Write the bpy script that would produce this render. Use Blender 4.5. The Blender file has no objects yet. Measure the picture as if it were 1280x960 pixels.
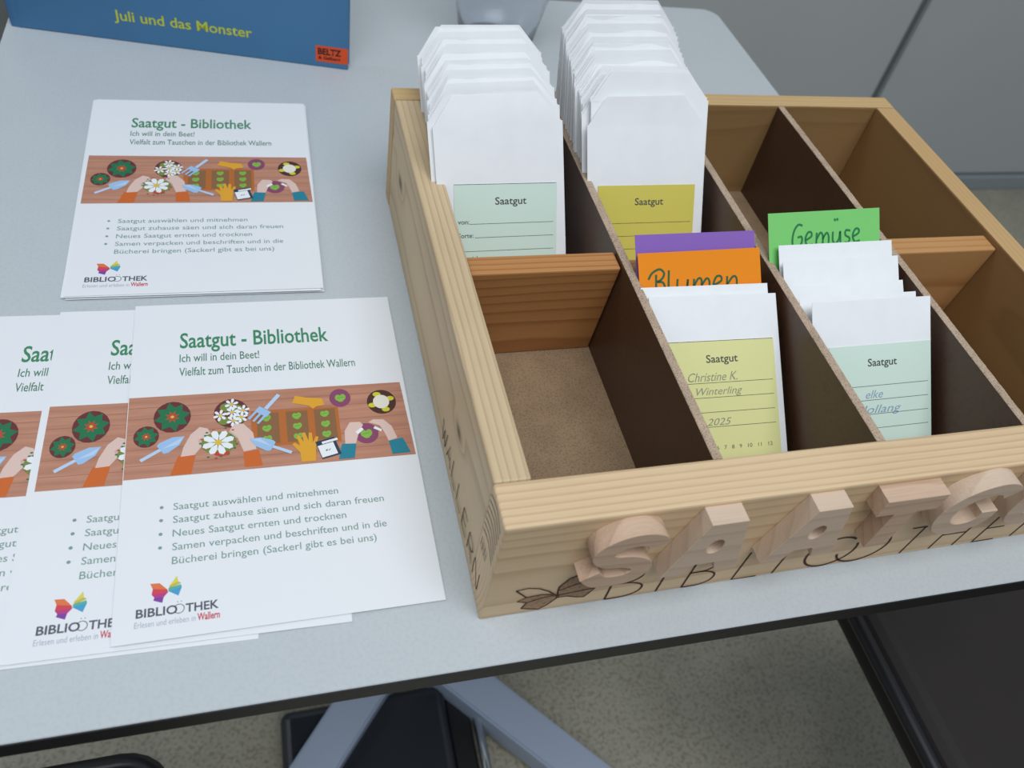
import bpy, bmesh, math, random
from mathutils import Matrix, Vector
random.seed(7)
scene = bpy.context.scene
COL = scene.collection
R = math.radians

# ------------------------------------------------------------------ camera
cam_d = bpy.data.cameras.new('camera')
cam = bpy.data.objects.new('camera', cam_d)
COL.objects.link(cam)
scene.camera = cam
cam_d.sensor_width = 36
cam_d.lens = 1025.63 / 1280 * 36
cam_d.clip_start = 0.01
cam.matrix_world = Matrix(((0.9609478, 0.0758807, -0.2661229, -0.0805881),
                           (-0.2286537, 0.7594029, -0.6091180, -0.1569483),
                           (0.1558742, 0.6461806, 0.7470970, 0.3686072),
                           (0, 0, 0, 1)))
cam_d.dof.use_dof = True
cam_d.dof.focus_distance = 0.46
cam_d.dof.aperture_fstop = 11.0

# ------------------------------------------------------------------ light
world = bpy.data.worlds.new('world')
scene.world = world
world.use_nodes = True
bg = world.node_tree.nodes['Background']
bg.inputs[0].default_value = (0.78, 0.87, 1.0, 1)
bg.inputs[1].default_value = 0.42


def area(name, loc, target, sx, sy, power, color):
    l = bpy.data.lights.new(name, 'AREA')
    l.shape = 'RECTANGLE'
    l.size, l.size_y = sx, sy
    l.energy = power
    l.color = color
    o = bpy.data.objects.new(name, l)
    COL.objects.link(o)
    o.location = loc
    o.rotation_euler = (Vector(target) - Vector(loc)).to_track_quat('-Z', 'Y').to_euler()
    return o


area('window_light', (-1.9, 1.7, 1.9), (0.1, 0.2, 0), 2.0, 1.3, 40, (0.86, 0.93, 1.0))
area('ceiling_light', (0.1, -0.6, 2.0), (0.15, 0.2, 0), 1.8, 1.2, 50, (0.90, 0.95, 1.0))

scene.view_settings.view_transform = 'Standard'
scene.view_settings.look = 'None'
scene.view_settings.gamma = 1
scene.view_settings.exposure = -0.5
scene.view_settings.use_curve_mapping = False


# ------------------------------------------------------------------ materials
def lin(c):
    return tuple((x / 255 / 12.92) if x / 255 <= 0.04045 else ((x / 255 + 0.055) / 1.055) ** 2.4 for x in c) + (1,)


MATS = {}


def plain(name, rgb, rough=0.6, metal=0.0, spec=0.5, vary=0.0, vscale=200):
    if name in MATS:
        return MATS[name]
    m = bpy.data.materials.new(name)
    m.use_nodes = True
    nt = m.node_tree
    b = nt.nodes['Principled BSDF']
    b.inputs['Base Color'].default_value = lin(rgb)
    b.inputs['Roughness'].default_value = rough
    b.inputs['Metallic'].default_value = metal
    b.inputs['Specular IOR Level'].default_value = spec
    if vary:
        tc = nt.nodes.new('ShaderNodeTexCoord')
        n = nt.nodes.new('ShaderNodeTexNoise')
        n.inputs['Scale'].default_value = vscale
        n.inputs['Detail'].default_value = 4
        r = nt.nodes.new('ShaderNodeValToRGB')
        c = lin(rgb)
        r.color_ramp.elements[0].position = 0.3
        r.color_ramp.elements[1].position = 0.7
        r.color_ramp.elements[0].color = tuple(x * (1 - vary) for x in c[:3]) + (1,)
        r.color_ramp.elements[1].color = tuple(min(1, x * (1 + vary)) for x in c[:3]) + (1,)
        nt.links.new(tc.outputs['Object'], n.inputs['Vector'])
        nt.links.new(n.outputs['Fac'], r.inputs['Fac'])
        nt.links.new(r.outputs['Color'], b.inputs['Base Color'])
    MATS[name] = m
    return m


def N(nt, t, **kw):
    n = nt.nodes.new(t)
    for k, v in kw.items():
        setattr(n, k, v)
    return n


def math_node(nt, op, a, b=None):
    n = nt.nodes.new('ShaderNodeMath')
    n.operation = op
    for i, v in enumerate((a, b)):
        if v is None:
            continue
        if isinstance(v, (int, float)):
            n.inputs[i].default_value = v
        else:
            nt.links.new(v, n.inputs[i])
    return n.outputs[0]


def pine(name, axis, centre, light, dark, spacing=0.003, wobble=0.0012, knots=(), rough=0.55, streak=0.12, depth=0.75):
    """wood whose growth rings are concentric about a line along `axis` through `centre`"""
    m = bpy.data.materials.new(name)
    m.use_nodes = True
    nt = m.node_tree
    L = nt.links.new
    b = nt.nodes['Principled BSDF']
    tc = N(nt, 'ShaderNodeTexCoord')
    sep = N(nt, 'ShaderNodeSeparateXYZ')
    L(tc.outputs['Object'], sep.inputs[0])
    ax = 'XYZ'.index(axis)
    o1, o2 = [i for i in range(3) if i != ax]
    along, a, c = sep.outputs[ax], sep.outputs[o1], sep.outputs[o2]
    comb = N(nt, 'ShaderNodeCombineXYZ')
    L(math_node(nt, 'MULTIPLY', along, 6.0), comb.inputs[0])
    L(math_node(nt, 'MULTIPLY', a, 22.0), comb.inputs[1])
    L(math_node(nt, 'MULTIPLY', c, 22.0), comb.inputs[2])
    nz = N(nt, 'ShaderNodeTexNoise')
    nz.inputs['Scale'].default_value = 1.0
    nz.inputs['Detail'].default_value = 2
    L(comb.outputs[0], nz.inputs['Vector'])
    da = math_node(nt, 'SUBTRACT', a, centre[o1])
    dc = math_node(nt, 'SUBTRACT', c, centre[o2])
    r = math_node(nt, 'SQRT', math_node(nt, 'ADD', math_node(nt, 'MULTIPLY', da, da), math_node(nt, 'MULTIPLY', dc, dc)))
    r = math_node(nt, 'ADD', r, math_node(nt, 'MULTIPLY', math_node(nt, 'SUBTRACT', nz.outputs['Fac'], 0.5), wobble * 6))
    kfac = None
    for (kx, ky, kz, kr) in knots:
        vd = N(nt, 'ShaderNodeVectorMath', operation='SUBTRACT')
        L(tc.outputs['Object'], vd.inputs[0])
        vd.inputs[1].default_value = (kx, ky, kz)
        vs = N(nt, 'ShaderNodeVectorMath', operation='MULTIPLY')
        L(vd.outputs[0], vs.inputs[0])
        sc = [1.0, 1.0, 1.0]
        sc[ax] = 0.6
        vs.inputs[1].default_value = sc
        ln = N(nt, 'ShaderNodeVectorMath', operation='LENGTH')
        L(vs.outputs[0], ln.inputs[0])
        q = math_node(nt, 'DIVIDE', ln.outputs['Value'], kr)
        g = math_node(nt, 'EXPONENT', math_node(nt, 'MULTIPLY', math_node(nt, 'MULTIPLY', q, q), -0.35))
        r = math_node(nt, 'ADD', r, math_node(nt, 'MULTIPLY', g, kr * 0.9))
        core = math_node(nt, 'EXPONENT', math_node(nt, 'MULTIPLY', math_node(nt, 'MULTIPLY', q, q), -1.6))
        kfac = core if kfac is None else math_node(nt, 'MAXIMUM', kfac, core)
    fr = math_node(nt, 'FRACT', math_node(nt, 'DIVIDE', r, spacing))
    ramp = N(nt, 'ShaderNodeValToRGB')
    e = ramp.color_ramp.elements
    e[0].position, e[0].color = 0.0, (0, 0, 0, 1)
    e[1].position, e[1].color = 0.55, (0.12, 0.12, 0.12, 1)
    x = e.new(0.86); x.color = (depth, depth, depth, 1)
    x = e.new(0.95); x.color = (0, 0, 0, 1)
    L(fr, ramp.inputs['Fac'])
    comb2 = N(nt, 'ShaderNodeCombineXYZ')
    L(math_node(nt, 'MULTIPLY', along, 40.0), comb2.inputs[0])
    L(math_node(nt, 'MULTIPLY', a, 1400.0), comb2.inputs[1])
    L(math_node(nt, 'MULTIPLY', c, 1400.0), comb2.inputs[2])
    n2 = N(nt, 'ShaderNodeTexNoise')
    n2.inputs['Scale'].default_value = 1.0
    n2.inputs['Detail'].default_value = 3
    L(comb2.outputs[0], n2.inputs['Vector'])
    n3 = N(nt, 'ShaderNodeTexNoise')
    n3.inputs['Scale'].default_value = 9.0
    L(tc.outputs['Object'], n3.inputs['Vector'])
    f = math_node(nt, 'ADD', ramp.outputs['Color'], math_node(nt, 'MULTIPLY', math_node(nt, 'SUBTRACT', n2.outputs['Fac'], 0.5), streak * 3))
    f = math_node(nt, 'ADD', f, math_node(nt, 'MULTIPLY', math_node(nt, 'SUBTRACT', n3.outputs['Fac'], 0.5), 0.5))
    mx = N(nt, 'ShaderNodeMix', data_type='RGBA')
    mx.clamp_factor = True
    L(f, mx.inputs[0])
    mx.inputs[6].default_value = lin(light)
    mx.inputs[7].default_value = lin(dark)
    col = mx.outputs[2]
    if kfac is not None:
        m2 = N(nt, 'ShaderNodeMix', data_type='RGBA')
        L(math_node(nt, 'MULTIPLY', kfac, 0.85), m2.inputs[0])
        L(col, m2.inputs[6])
        m2.inputs[7].default_value = lin((62, 42, 30))
        col = m2.outputs[2]
    L(col, b.inputs['Base Color'])
    b.inputs['Roughness'].default_value = rough
    b.inputs['Specular IOR Level'].default_value = 0.35
    bp = N(nt, 'ShaderNodeBump')
    bp.inputs['Strength'].default_value = 0.25
    bp.inputs['Distance'].default_value = 0.0003
    L(n2.outputs['Fac'], bp.inputs['Height'])
    L(bp.outputs[0], b.inputs['Normal'])
    return m


def speckle(name, base, spots, scale, thr, rough=0.6, spec=0.4, bump=0.0, second=None, mottle=0.8):
    m = bpy.data.materials.new(name)
    m.use_nodes = True
    nt = m.node_tree
    L = nt.links.new
    b = nt.nodes['Principled BSDF']
    tc = N(nt, 'ShaderNodeTexCoord')
    n = N(nt, 'ShaderNodeTexNoise')
    n.inputs['Scale'].default_value = scale
    n.inputs['Detail'].default_value = 3
    L(tc.outputs['Object'], n.inputs['Vector'])
    r = N(nt, 'ShaderNodeValToRGB')
    e = r.color_ramp.elements
    e[0].position, e[0].color = thr, lin(spots)
    e[1].position, e[1].color = thr + 0.12, lin(base)
    if second:
        x = e.new(0.72); x.color = lin(second)
    L(n.outputs['Fac'], r.inputs['Fac'])
    n2 = N(nt, 'ShaderNodeTexNoise')
    n2.inputs['Scale'].default_value = scale * 0.06
    n2.inputs['Detail'].default_value = 4
    L(tc.outputs['Object'], n2.inputs['Vector'])
    mx = N(nt, 'ShaderNodeMix', data_type='RGBA', blend_type='MULTIPLY')
    r2 = N(nt, 'ShaderNodeValToRGB')
    r2.color_ramp.elements[0].position = 0.3
    r2.color_ramp.elements[1].position = 0.7
    r2.color_ramp.elements[0].color = (mottle, mottle, mottle, 1)
    r2.color_ramp.elements[1].color = (1, 1, 1, 1)
    L(n2.outputs['Fac'], r2.inputs['Fac'])
    mx.inputs[0].default_value = 1
    L(r.outputs['Color'], mx.inputs[6])
    L(r2.outputs['Color'], mx.inputs[7])
    L(mx.outputs[2], b.inputs['Base Color'])
    b.inputs['Roughness'].default_value = rough
    b.inputs['Specular IOR Level'].default_value = spec
    if bump:
        bp = N(nt, 'ShaderNodeBump')
        bp.inputs['Strength'].default_value = 0.5
        bp.inputs['Distance'].default_value = bump
        L(n.outputs['Fac'], bp.inputs['Height'])
        L(bp.outputs[0], b.inputs['Normal'])
    return m


PINE_L, PINE_D = (222, 194, 154), (182, 140, 102)
m_front = pine('pine_front', 'X', (0, 0.085, 0.03), PINE_L, PINE_D, 0.0031, 0.0006, depth=0.5)
m_left = pine('pine_left', 'Y', (0.12, 0, 0.035), (210, 186, 148), (162, 130, 98), 0.0034, 0.0008,
              depth=0.5, knots=((0, 0.277, 0.048, 0.0055), (0, 0.078, 0.046, 0.0045), (0, 0.318, 0.06, 0.004)))
m_back = pine('pine_back', 'X', (0, 0.42, 0.04), (204, 172, 122), (182, 144, 94), 0.0045, 0.0008, depth=0.45)
m_right = pine('pine_right', 'Y', (0.50, 0, 0.05), (200, 164, 114), (176, 136, 88), 0.0036, 0.001, depth=0.4)
m_cross = pine('larch_cross', 'X', (0, 0.25, 0.02), (192, 136, 80), (150, 94, 48), 0.0036, 0.0006, rough=0.45, depth=0.7)
m_cross_b = pine('larch_cross_pale', 'X', (0, 0.28, 0.08), (196, 146, 92), (168, 114, 64), 0.006, 0.0008, rough=0.5)
m_letter = pine('letter_wood', 'X', (0, 0.04, 0.01), (214, 190, 166), (184, 154, 130), 0.009, 0.003, rough=0.65, streak=0.25, depth=0.4)
m_letter2 = pine('letter_wood_red', 'X', (0, 0.06, -0.03), (208, 178, 152), (172, 136, 108), 0.007, 0.003, rough=0.65, streak=0.3, depth=0.45)
m_divider = speckle('hardboard_dark', (82, 56, 40), (74, 50, 36), 300, 0.35, rough=0.4, spec=0.5, mottle=0.88)
m_divedge = speckle('hardboard_edge', (196, 172, 148), (142, 116, 96), 1500, 0.36, rough=0.9, bump=0.00008)
m_base = speckle('hardboard_base', (158, 132, 102), (140, 114, 86), 900, 0.38, rough=0.55)
m_burn = plain('burnt_line', (72, 46, 30), 0.9)
m_wash = plain('burnt_shading', (158, 126, 96), 0.9, vary=0.3, vscale=500)
m_ink = plain('stamp_ink', (110, 106, 100), 0.8)
m_table = speckle('table_laminate', (196, 202, 204), (192, 198, 201), 500, 0.4, rough=0.36, spec=0.45, mottle=0.98)
m_edge = plain('black_core', (22, 22, 21), 0.45)
m_paper = plain('bag_paper', (248, 249, 249), 0.85, spec=0.2, vary=0.02, vscale=60)
nt_ = m_paper.node_tree
b_ = nt_.nodes['Principled BSDF']
tr_ = nt_.nodes.new('ShaderNodeBsdfTranslucent')
tr_.inputs['Color'].default_value = (0.93, 0.94, 0.95, 1)
mx_ = nt_.nodes.new('ShaderNodeMixShader')
mx_.inputs[0].default_value = 0.06
nt_.links.new(b_.outputs[0], mx_.inputs[1])
nt_.links.new(tr_.outputs[0], mx_.inputs[2])
nt_.links.new(mx_.outputs[0], nt_.nodes['Material Output'].inputs['Surface'])
m_sheet = plain('flyer_paper', (236, 238, 240), 0.55, spec=0.4)
m_floor = speckle('floor_terrazzo', (176, 170, 150), (150, 144, 126), 220, 0.36, rough=0.35, spec=0.5, second=(186, 180, 160), mottle=0.82)
m_wall = plain('panel_grey', (184, 188, 186), 0.5, vary=0.02, vscale=3)
m_groove = plain('panel_groove', (110, 114, 112), 0.6)
m_skirt = plain('skirting_grey', (150, 158, 162), 0.4)
m_beam = plain('base_metal', (166, 178, 196), 0.4)
m_seat = plain('seat_leather', (38, 31, 27), 0.7, vary=0.06, vscale=30)
m_piping = plain('seat_piping', (30, 28, 30), 0.35)
m_case = plain('case_black', (44, 47, 52), 0.22)
m_black = plain('black_plastic', (14, 15, 17), 0.4)
m_chrome = plain('chrome', (225, 225, 225), 0.18, metal=1.0)


# ------------------------------------------------------------------ object helpers
def link(name, me, mat=None, parent=None):
    o = bpy.data.objects.new(name, me)
    COL.objects.link(o)
    if mat is not None:
        for m in (mat if isinstance(mat, (list, tuple)) else [mat]):
            me.materials.append(m)
    if parent is not None:
        o.parent = parent
    return o


def tag(o, label=None, cat=None, group=None, kind=None):
    if label: o['label'] = label
    if cat: o['category'] = cat
    if group: o['group'] = group
    if kind: o['kind'] = kind
    return o


def empty(name, loc=(0, 0, 0), rot=(0, 0, 0), label=None, cat=None, group=None, kind=None):
    o = bpy.data.objects.new(name, None)
    o.empty_display_size = 0.02
    COL.objects.link(o)
    o.location = loc
    o.rotation_euler = rot
    return tag(o, label, cat, group, kind)


def bm_mesh(bm, name, smooth=False):
    me = bpy.data.meshes.new(name)
    bm.normal_update()
    bm.to_mesh(me)
    bm.free()
    if smooth:
        for p in me.polygons:
            p.use_smooth = True
    return me


def box_bm(x0, x1, y0, y1, z0, z1, bev=0.0, seg=2):
    bm = bmesh.new()
    vs = [bm.verts.new((x, y, z)) for x in (x0, x1) for y in (y0, y1) for z in (z0, z1)]
    for f in ((0, 1, 3, 2), (4, 6, 7, 5), (0, 4, 5, 1), (2, 3, 7, 6), (0, 2, 6, 4), (1, 5, 7, 3)):
        bm.faces.new([vs[i] for i in f])
    bmesh.ops.recalc_face_normals(bm, faces=bm.faces)
    if bev:
        bmesh.ops.bevel(bm, geom=bm.edges[:], offset=bev, segments=seg, affect='EDGES', profile=0.5)
    return bm


def box(name, x0, x1, y0, y1, z0, z1, mat, parent=None, bev=0.0, seg=2):
    return link(name, bm_mesh(box_bm(x0, x1, y0, y1, z0, z1, bev, seg), name), mat, parent)


def curve_mesh(name, splines, extrude=0.0, bevel=0.0, bres=1):
    """filled 2D outlines (list of point lists) -> mesh in XY, thickness along Z"""
    cu = bpy.data.curves.new(name, 'CURVE')
    cu.dimensions = '2D'
    cu.fill_mode = 'BOTH'
    cu.extrude = extrude
    cu.bevel_depth = bevel
    cu.bevel_resolution = bres
    for pts in splines:
        s = cu.splines.new('POLY')
        s.points.add(len(pts) - 1)
        for i, q in enumerate(pts):
            s.points[i].co = (q[0], q[1], 0, 1)
        s.use_cyclic_u = True
    o = bpy.data.objects.new('tmp', cu)
    COL.objects.link(o)
    dg = bpy.context.evaluated_depsgraph_get()
    dg.update()
    me = bpy.data.meshes.new_from_object(o.evaluated_get(dg))
    bpy.data.objects.remove(o)
    me.name = name
    return me


def text_mesh(body, x0, base, width, cap, bold=0.0, shear=0.0, align='L', spacing=1.0):
    """flat lettering in XY, scaled to a width and a cap height"""
    cu = bpy.data.curves.new('txt', 'FONT')
    cu.body = body
    cu.size = 1.0
    cu.offset = bold
    cu.shear = shear
    cu.resolution_u = 3
    cu.space_character = spacing
    o = bpy.data.objects.new('tmp', cu)
    COL.objects.link(o)
    dg = bpy.context.evaluated_depsgraph_get()
    dg.update()
    me = bpy.data.meshes.new_from_object(o.evaluated_get(dg))
    bpy.data.objects.remove(o)
    xs = [v.co.x for v in me.vertices]
    mn, mxx = min(xs), max(xs)
    sx = width / (mxx - mn)
    sy = cap / 0.729
    for v in me.vertices:
        v.co.x = x0 + (v.co.x - mn) * sx
        v.co.y = base + v.co.y * sy
    return me


def stroke_bm(bm, pts, w, z=0.0, n=5, mi=0):
    """ribbon of width w along a smoothed polyline in XY"""
    P = smooth_line(pts, n) if n > 1 else [Vector(q) for q in pts]
    L_, R_ = [], []
    for i, q in enumerate(P):
        a = P[max(0, i - 1)]
        b = P[min(len(P) - 1, i + 1)]
        d = (b - a)
        d = d.normalized() if d.length > 1e-9 else Vector((1, 0))
        nn = Vector((-d.y, d.x)) * (w / 2)
        L_.append(bm.verts.new((q.x + nn.x, q.y + nn.y, z)))
        R_.append(bm.verts.new((q.x - nn.x, q.y - nn.y, z)))
    for i in range(len(P) - 1):
        f = bm.faces.new((R_[i], R_[i + 1], L_[i + 1], L_[i]))
        f.material_index = mi


def smooth_line(pts, n=5):
    P = [Vector((q[0], q[1])) for q in pts]
    if len(P) < 3:
        return P
    out = []
    for i in range(len(P) - 1):
        p0, p1, p2, p3 = P[max(0, i - 1)], P[i], P[i + 1], P[min(len(P) - 1, i + 2)]
        for k in range(n):
            t = k / n
            out.append(0.5 * ((2 * p1) + (p2 - p0) * t + (2 * p0 - 5 * p1 + 4 * p2 - p3) * t * t + (3 * p1 - p0 - 3 * p2 + p3) * t ** 3))
    out.append(P[-1])
    return out


def thick_outline(pts, w, n=6):
    P = smooth_line(pts, n)
    A, B = [], []
    for i, q in enumerate(P):
        a, b = P[max(0, i - 1)], P[min(len(P) - 1, i + 1)]
        d = (b - a).normalized()
        nn = Vector((-d.y, d.x)) * (w / 2)
        A.append(tuple(q + nn)); B.append(tuple(q - nn))
    return A + B[::-1]


def ring(cx, cy, rx, ry=None, n=20, a0=0.0):
    ry = rx if ry is None else ry
    return [(cx + rx * math.cos(a0 + 2 * math.pi * i / n), cy + ry * math.sin(a0 + 2 * math.pi * i / n)) for i in range(n)]


def xf(me, M):
    me.transform(M)
    return me


FRONT = Matrix(((1, 0, 0, 0), (0, 0, -1, 0), (0, 1, 0, 0), (0, 0, 0, 1)))      # XY plane -> XZ plane facing -Y
LEFTF = Matrix(((0, 0, -1, 0), (-1, 0, 0, 0), (0, 1, 0, 0), (0, 0, 0, 1)))     # XY plane -> left face (facing -X), x runs to -Y

# ------------------------------------------------------------------ setting
FZ = -0.74
tag(box('floor', -3.0, 4.0, -3.0, 1.34, FZ - 0.05, FZ, m_floor), kind='structure')
wall = tag(box('wall_back', -3.0, 4.0, 1.315, 1.40, FZ, 1.7, m_groove), kind='structure')
for i, (a, b) in enumerate(((-3.0, -1.402), (-1.378, -0.082), (-0.058, 1.262), (1.286, 2.606), (2.63, 4.0))):
    box('panel', a, b, 1.300, 1.3149, FZ + 0.045, 1.7, m_wall, wall, bev=0.002)
tag(box('baseboard_back', -3.0, 4.0, 1.288, 1.3145, FZ, FZ + 0.04, m_skirt, bev=0.003), kind='structure')

# ------------------------------------------------------------------ table
T = 0.0125
tx0, tx1, ty0, ty1 = -0.2785, 0.3905, -0.0205, 0.6475
table = empty('table', (0.056, 0.313, FZ), (0, 0, -0.0117), 'pale grey square laminate table with thin black edge carrying the wooden box', 'table')
TC = Vector((0.056, 0.313, FZ))


def rrect(x0, x1, y0, y1, r, n=6):
    out = []
    for cx, cy, a in ((x1 - r, y0 + r, -90), (x1 - r, y1 - r, 0), (x0 + r, y1 - r, 90), (x0 + r, y0 + r, 180)):
        for i in range(n + 1):
            t = R(a + 90 * i / n)
            out.append((cx + r * math.cos(t), cy + r * math.sin(t)))
    return out


def prism(name, outline, z0, z1, mat, parent, bev=0.0):
    bm = bmesh.new()
    lo = [bm.verts.new((x, y, z0)) for x, y in outline]
    hi = [bm.verts.new((x, y, z1)) for x, y in outline]
    n = len(outline)
    bm.faces.new(lo[::-1])
    top = bm.faces.new(hi)
    for i in range(n):
        bm.faces.new((lo[i], lo[(i + 1) % n], hi[(i + 1) % n], hi[i]))
    bmesh.ops.recalc_face_normals(bm, faces=bm.faces)
    if bev:
        bmesh.ops.bevel(bm, geom=list(top.edges), offset=bev, segments=2, affect='EDGES')
    return link(name, bm_mesh(bm, name), mat, parent)


def loc(x, y):  # world -> table local
    c, s = math.cos(0.0117), math.sin(0.0117)
    x, y = x - TC.x, y - TC.y
    return (c * x - s * y, s * x + c * y)


hx0, hx1, hy0, hy1 = -0.333, 0.3385, -0.337, 0.3355
prism('tabletop_core', rrect(hx0, hx1, hy0, hy1, 0.018), 0.74 - T, 0.74 - 0.0009, m_edge, table)
prism('tabletop_surface', rrect(hx0 + 0.0006, hx1 - 0.0006, hy0 + 0.0006, hy1 - 0.0006, 0.0175), 0.74 - 0.0009, 0.74, m_table, table, bev=0.0003)
# cross-shaped base
hub = loc(0.0454, 0.289)
hz = 0.07
for ang in (230, -47, 43, 137):
    a = R(ang)
    d = Vector((math.cos(a), math.sin(a)))
    n_ = Vector((-d.y, d.x))
    w0, w1, Lb = 0.026, 0.024, 0.44
    bm = bmesh.new()
    rows = []
    for t, w, zt, zb in ((0.0, w0, hz, 0.02), (0.9, w1, hz - 0.014, 0.018), (1.0, w1 * 0.8, hz - 0.03, 0.018)):
        c = Vector(hub) + d * (Lb * t)
        rows.append([bm.verts.new((c.x + s * n_.x * w, c.y + s * n_.y * w, z)) for s, z in ((-1, zb), (1, zb), (1, zt), (-1, zt))])
    for r0, r1 in zip(rows, rows[1:]):
        for k in range(4):
            bm.faces.new((r0[k], r0[(k + 1) % 4], r1[(k + 1) % 4], r1[k]))
    bm.faces.new(rows[0][::-1]); bm.faces.new(rows[-1])
    bmesh.ops.recalc_face_normals(bm, faces=bm.faces)
    bmesh.ops.bevel(bm, geom=bm.edges[:], offset=0.003, segments=2, affect='EDGES')
    foot = link('foot', bm_mesh(bm, 'foot'), m_beam, table)
    c = Vector(hub) + d * (Lb * 0.93)
    prism('glide', ring(c.x, c.y, 0.017, n=16), 0.0, 0.019, m_black, foot)
prism('column', ring(hub[0], hub[1], 0.032, n=32), 0.02, 0.72, m_beam, table)
prism('top_plate', rrect(hub[0] - 0.14, hub[0] + 0.14, hub[1] - 0.14, hub[1] + 0.14, 0.01), 0.72, 0.74 - T, m_black, table)

# ------------------------------------------------------------------ chairs and case (below the table)
def tube_bm(bm, pts, r, n=10):
    prev = None
    P = [Vector(q) for q in pts]
    rings_ = []
    for i, q in enumerate(P):
        d = (P[min(i + 1, len(P) - 1)] - P[max(i - 1, 0)]).normalized()
        u = d.cross(Vector((0, 0, 1)))
        if u.length < 0.1: u = d.cross(Vector((1, 0, 0)))
        if prev is not None and u.dot(prev) < 0: u = -u
        u.normalize(); prev = u
        v = d.cross(u)
        rings_.append([bm.verts.new(q + (u * math.cos(2 * math.pi * k / n) + v * math.sin(2 * math.pi * k / n)) * r) for k in range(n)])
    for a, b in zip(rings_, rings_[1:]):
        for k in range(n):
            bm.faces.new((a[k], a[(k + 1) % n], b[(k + 1) % n], b[k]))
    bm.faces.new(rings_[0][::-1]); bm.faces.new(rings_[-1])


def make_chair(locx, locy, rz, label):
    t = empty('upholstered_chair', (locx, locy, FZ), (0, 0, rz), label, 'chair', None)
    box('seat', -0.222, 0.222, -0.205, 0.225, 0.405, 0.462, m_seat, t, bev=0.02, seg=4)
    bm = bmesh.new()
    tube_bm(bm, [(x * 1.0, y * 1.0, 0.452) for x, y in rrect(-0.226, 0.226, -0.21, 0.23, 0.03) + [rrect(-0.226, 0.226, -0.21, 0.23, 0.03)[0]]], 0.007)
    link('piping', bm_mesh(bm, 'piping', True), m_piping, t)
    bm = box_bm(-0.21, 0.21, -0.262, -0.222, 0.56, 0.88, 0.015, 3)
    link('backrest', bm_mesh(bm, 'backrest'), m_seat, t)
    for sx in (-1, 1):
        for pts in ([(sx * 0.19, 0.03, 0.41), (sx * 0.195, 0.05, 0.0)], [(sx * 0.19, -0.19, 0.0), (sx * 0.19, -0.215, 0.42), (sx * 0.19, -0.235, 0.75)]):
            bm = bmesh.new()
            tube_bm(bm, pts, 0.011)
            bmesh.ops.recalc_face_normals(bm, faces=bm.faces)
            link('leg', bm_mesh(bm, 'leg', True), m_black, t)
    return t


make_chair(0.636, -0.120, 0, 'dark brown leather chair tucked under the table corner at lower right')
make_chair(-0.41, -0.172, 0, 'dark chair in the shade under the lower left table edge')
make_chair(-0.56, 0.86, math.pi * 0.9, 'dark chair standing beyond the left table edge behind the blue book')

case = empty('flat_case', (-0.015, 0.10, FZ), (0, 0, 0), 'dark glossy flat case with chrome side rail on the floor between the table feet', 'case')
box('shell', -0.103, 0.103, -0.12, 0.12, 0.004, 0.043, m_case, case, bev=0.012, seg=4)
box('side_channel', 0.1035, 0.132, -0.12, 0.118, 0.004, 0.03, m_black, case, bev=0.003)
bm = bmesh.new()
tube_bm(bm, [(0.139, -0.13, 0.036), (0.139, 0.11, 0.036)], 0.006, 16)
bmesh.ops.recalc_face_normals(bm, faces=bm.faces)
rail = link('side_rail', bm_mesh(bm, 'side_rail', True), m_chrome, case)
tag(rail, 'chrome side rail')

# ------------------------------------------------------------------ wooden box
W, D, H = 0.3808, 0.3306, 0.0838
TL, TF, TB, TR = 0.0172, 0.0225, 0.0146, 0.0165
crate = empty('seed_box', (0, 0, 0), (0, 0, 0), 'open pine box with four long compartments holding white seed bags', 'wooden box')
fb = box('front_board', 0, W, 0, TF, 0, H, m_front, crate, bev=0.0012)
lb = box('left_board', 0.0003, TL, TF + 0.0001, D - TB - 0.0001, 0, H, m_left, crate, bev=0.0011)
bb = box('back_board', 0, W, D - TB, D, 0, H, m_back, crate, bev=0.0012)
rb = box('right_board', W - TR, W - 0.0003, TF + 0.0001, D - TB - 0.0001, 0, H, m_right, crate, bev=0.0011)
box('base_panel', TL, W - TR, TF, D - TB, 0.002, 0.008, m_base, crate)
m_inner = pine('pine_darker_inside', 'X', (0, 0.42, 0.04), (158, 124, 80), (132, 98, 58), 0.0045, 0.001, depth=0.4)  # darker pine tones for the inward faces of the four boards
m_inner_y = pine('pine_darker_inside_lengthwise', 'Y', (0.50, 0, 0.05), (150, 114, 70), (124, 90, 52), 0.0040, 0.001, depth=0.4)
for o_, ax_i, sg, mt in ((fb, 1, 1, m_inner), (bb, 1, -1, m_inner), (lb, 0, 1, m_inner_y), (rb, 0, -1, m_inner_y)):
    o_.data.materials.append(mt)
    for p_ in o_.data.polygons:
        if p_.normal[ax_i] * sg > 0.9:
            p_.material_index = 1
DIV = [(0.1035, 0.1083), (0.1915, 0.1965), (0.2800, 0.2850)]
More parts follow.
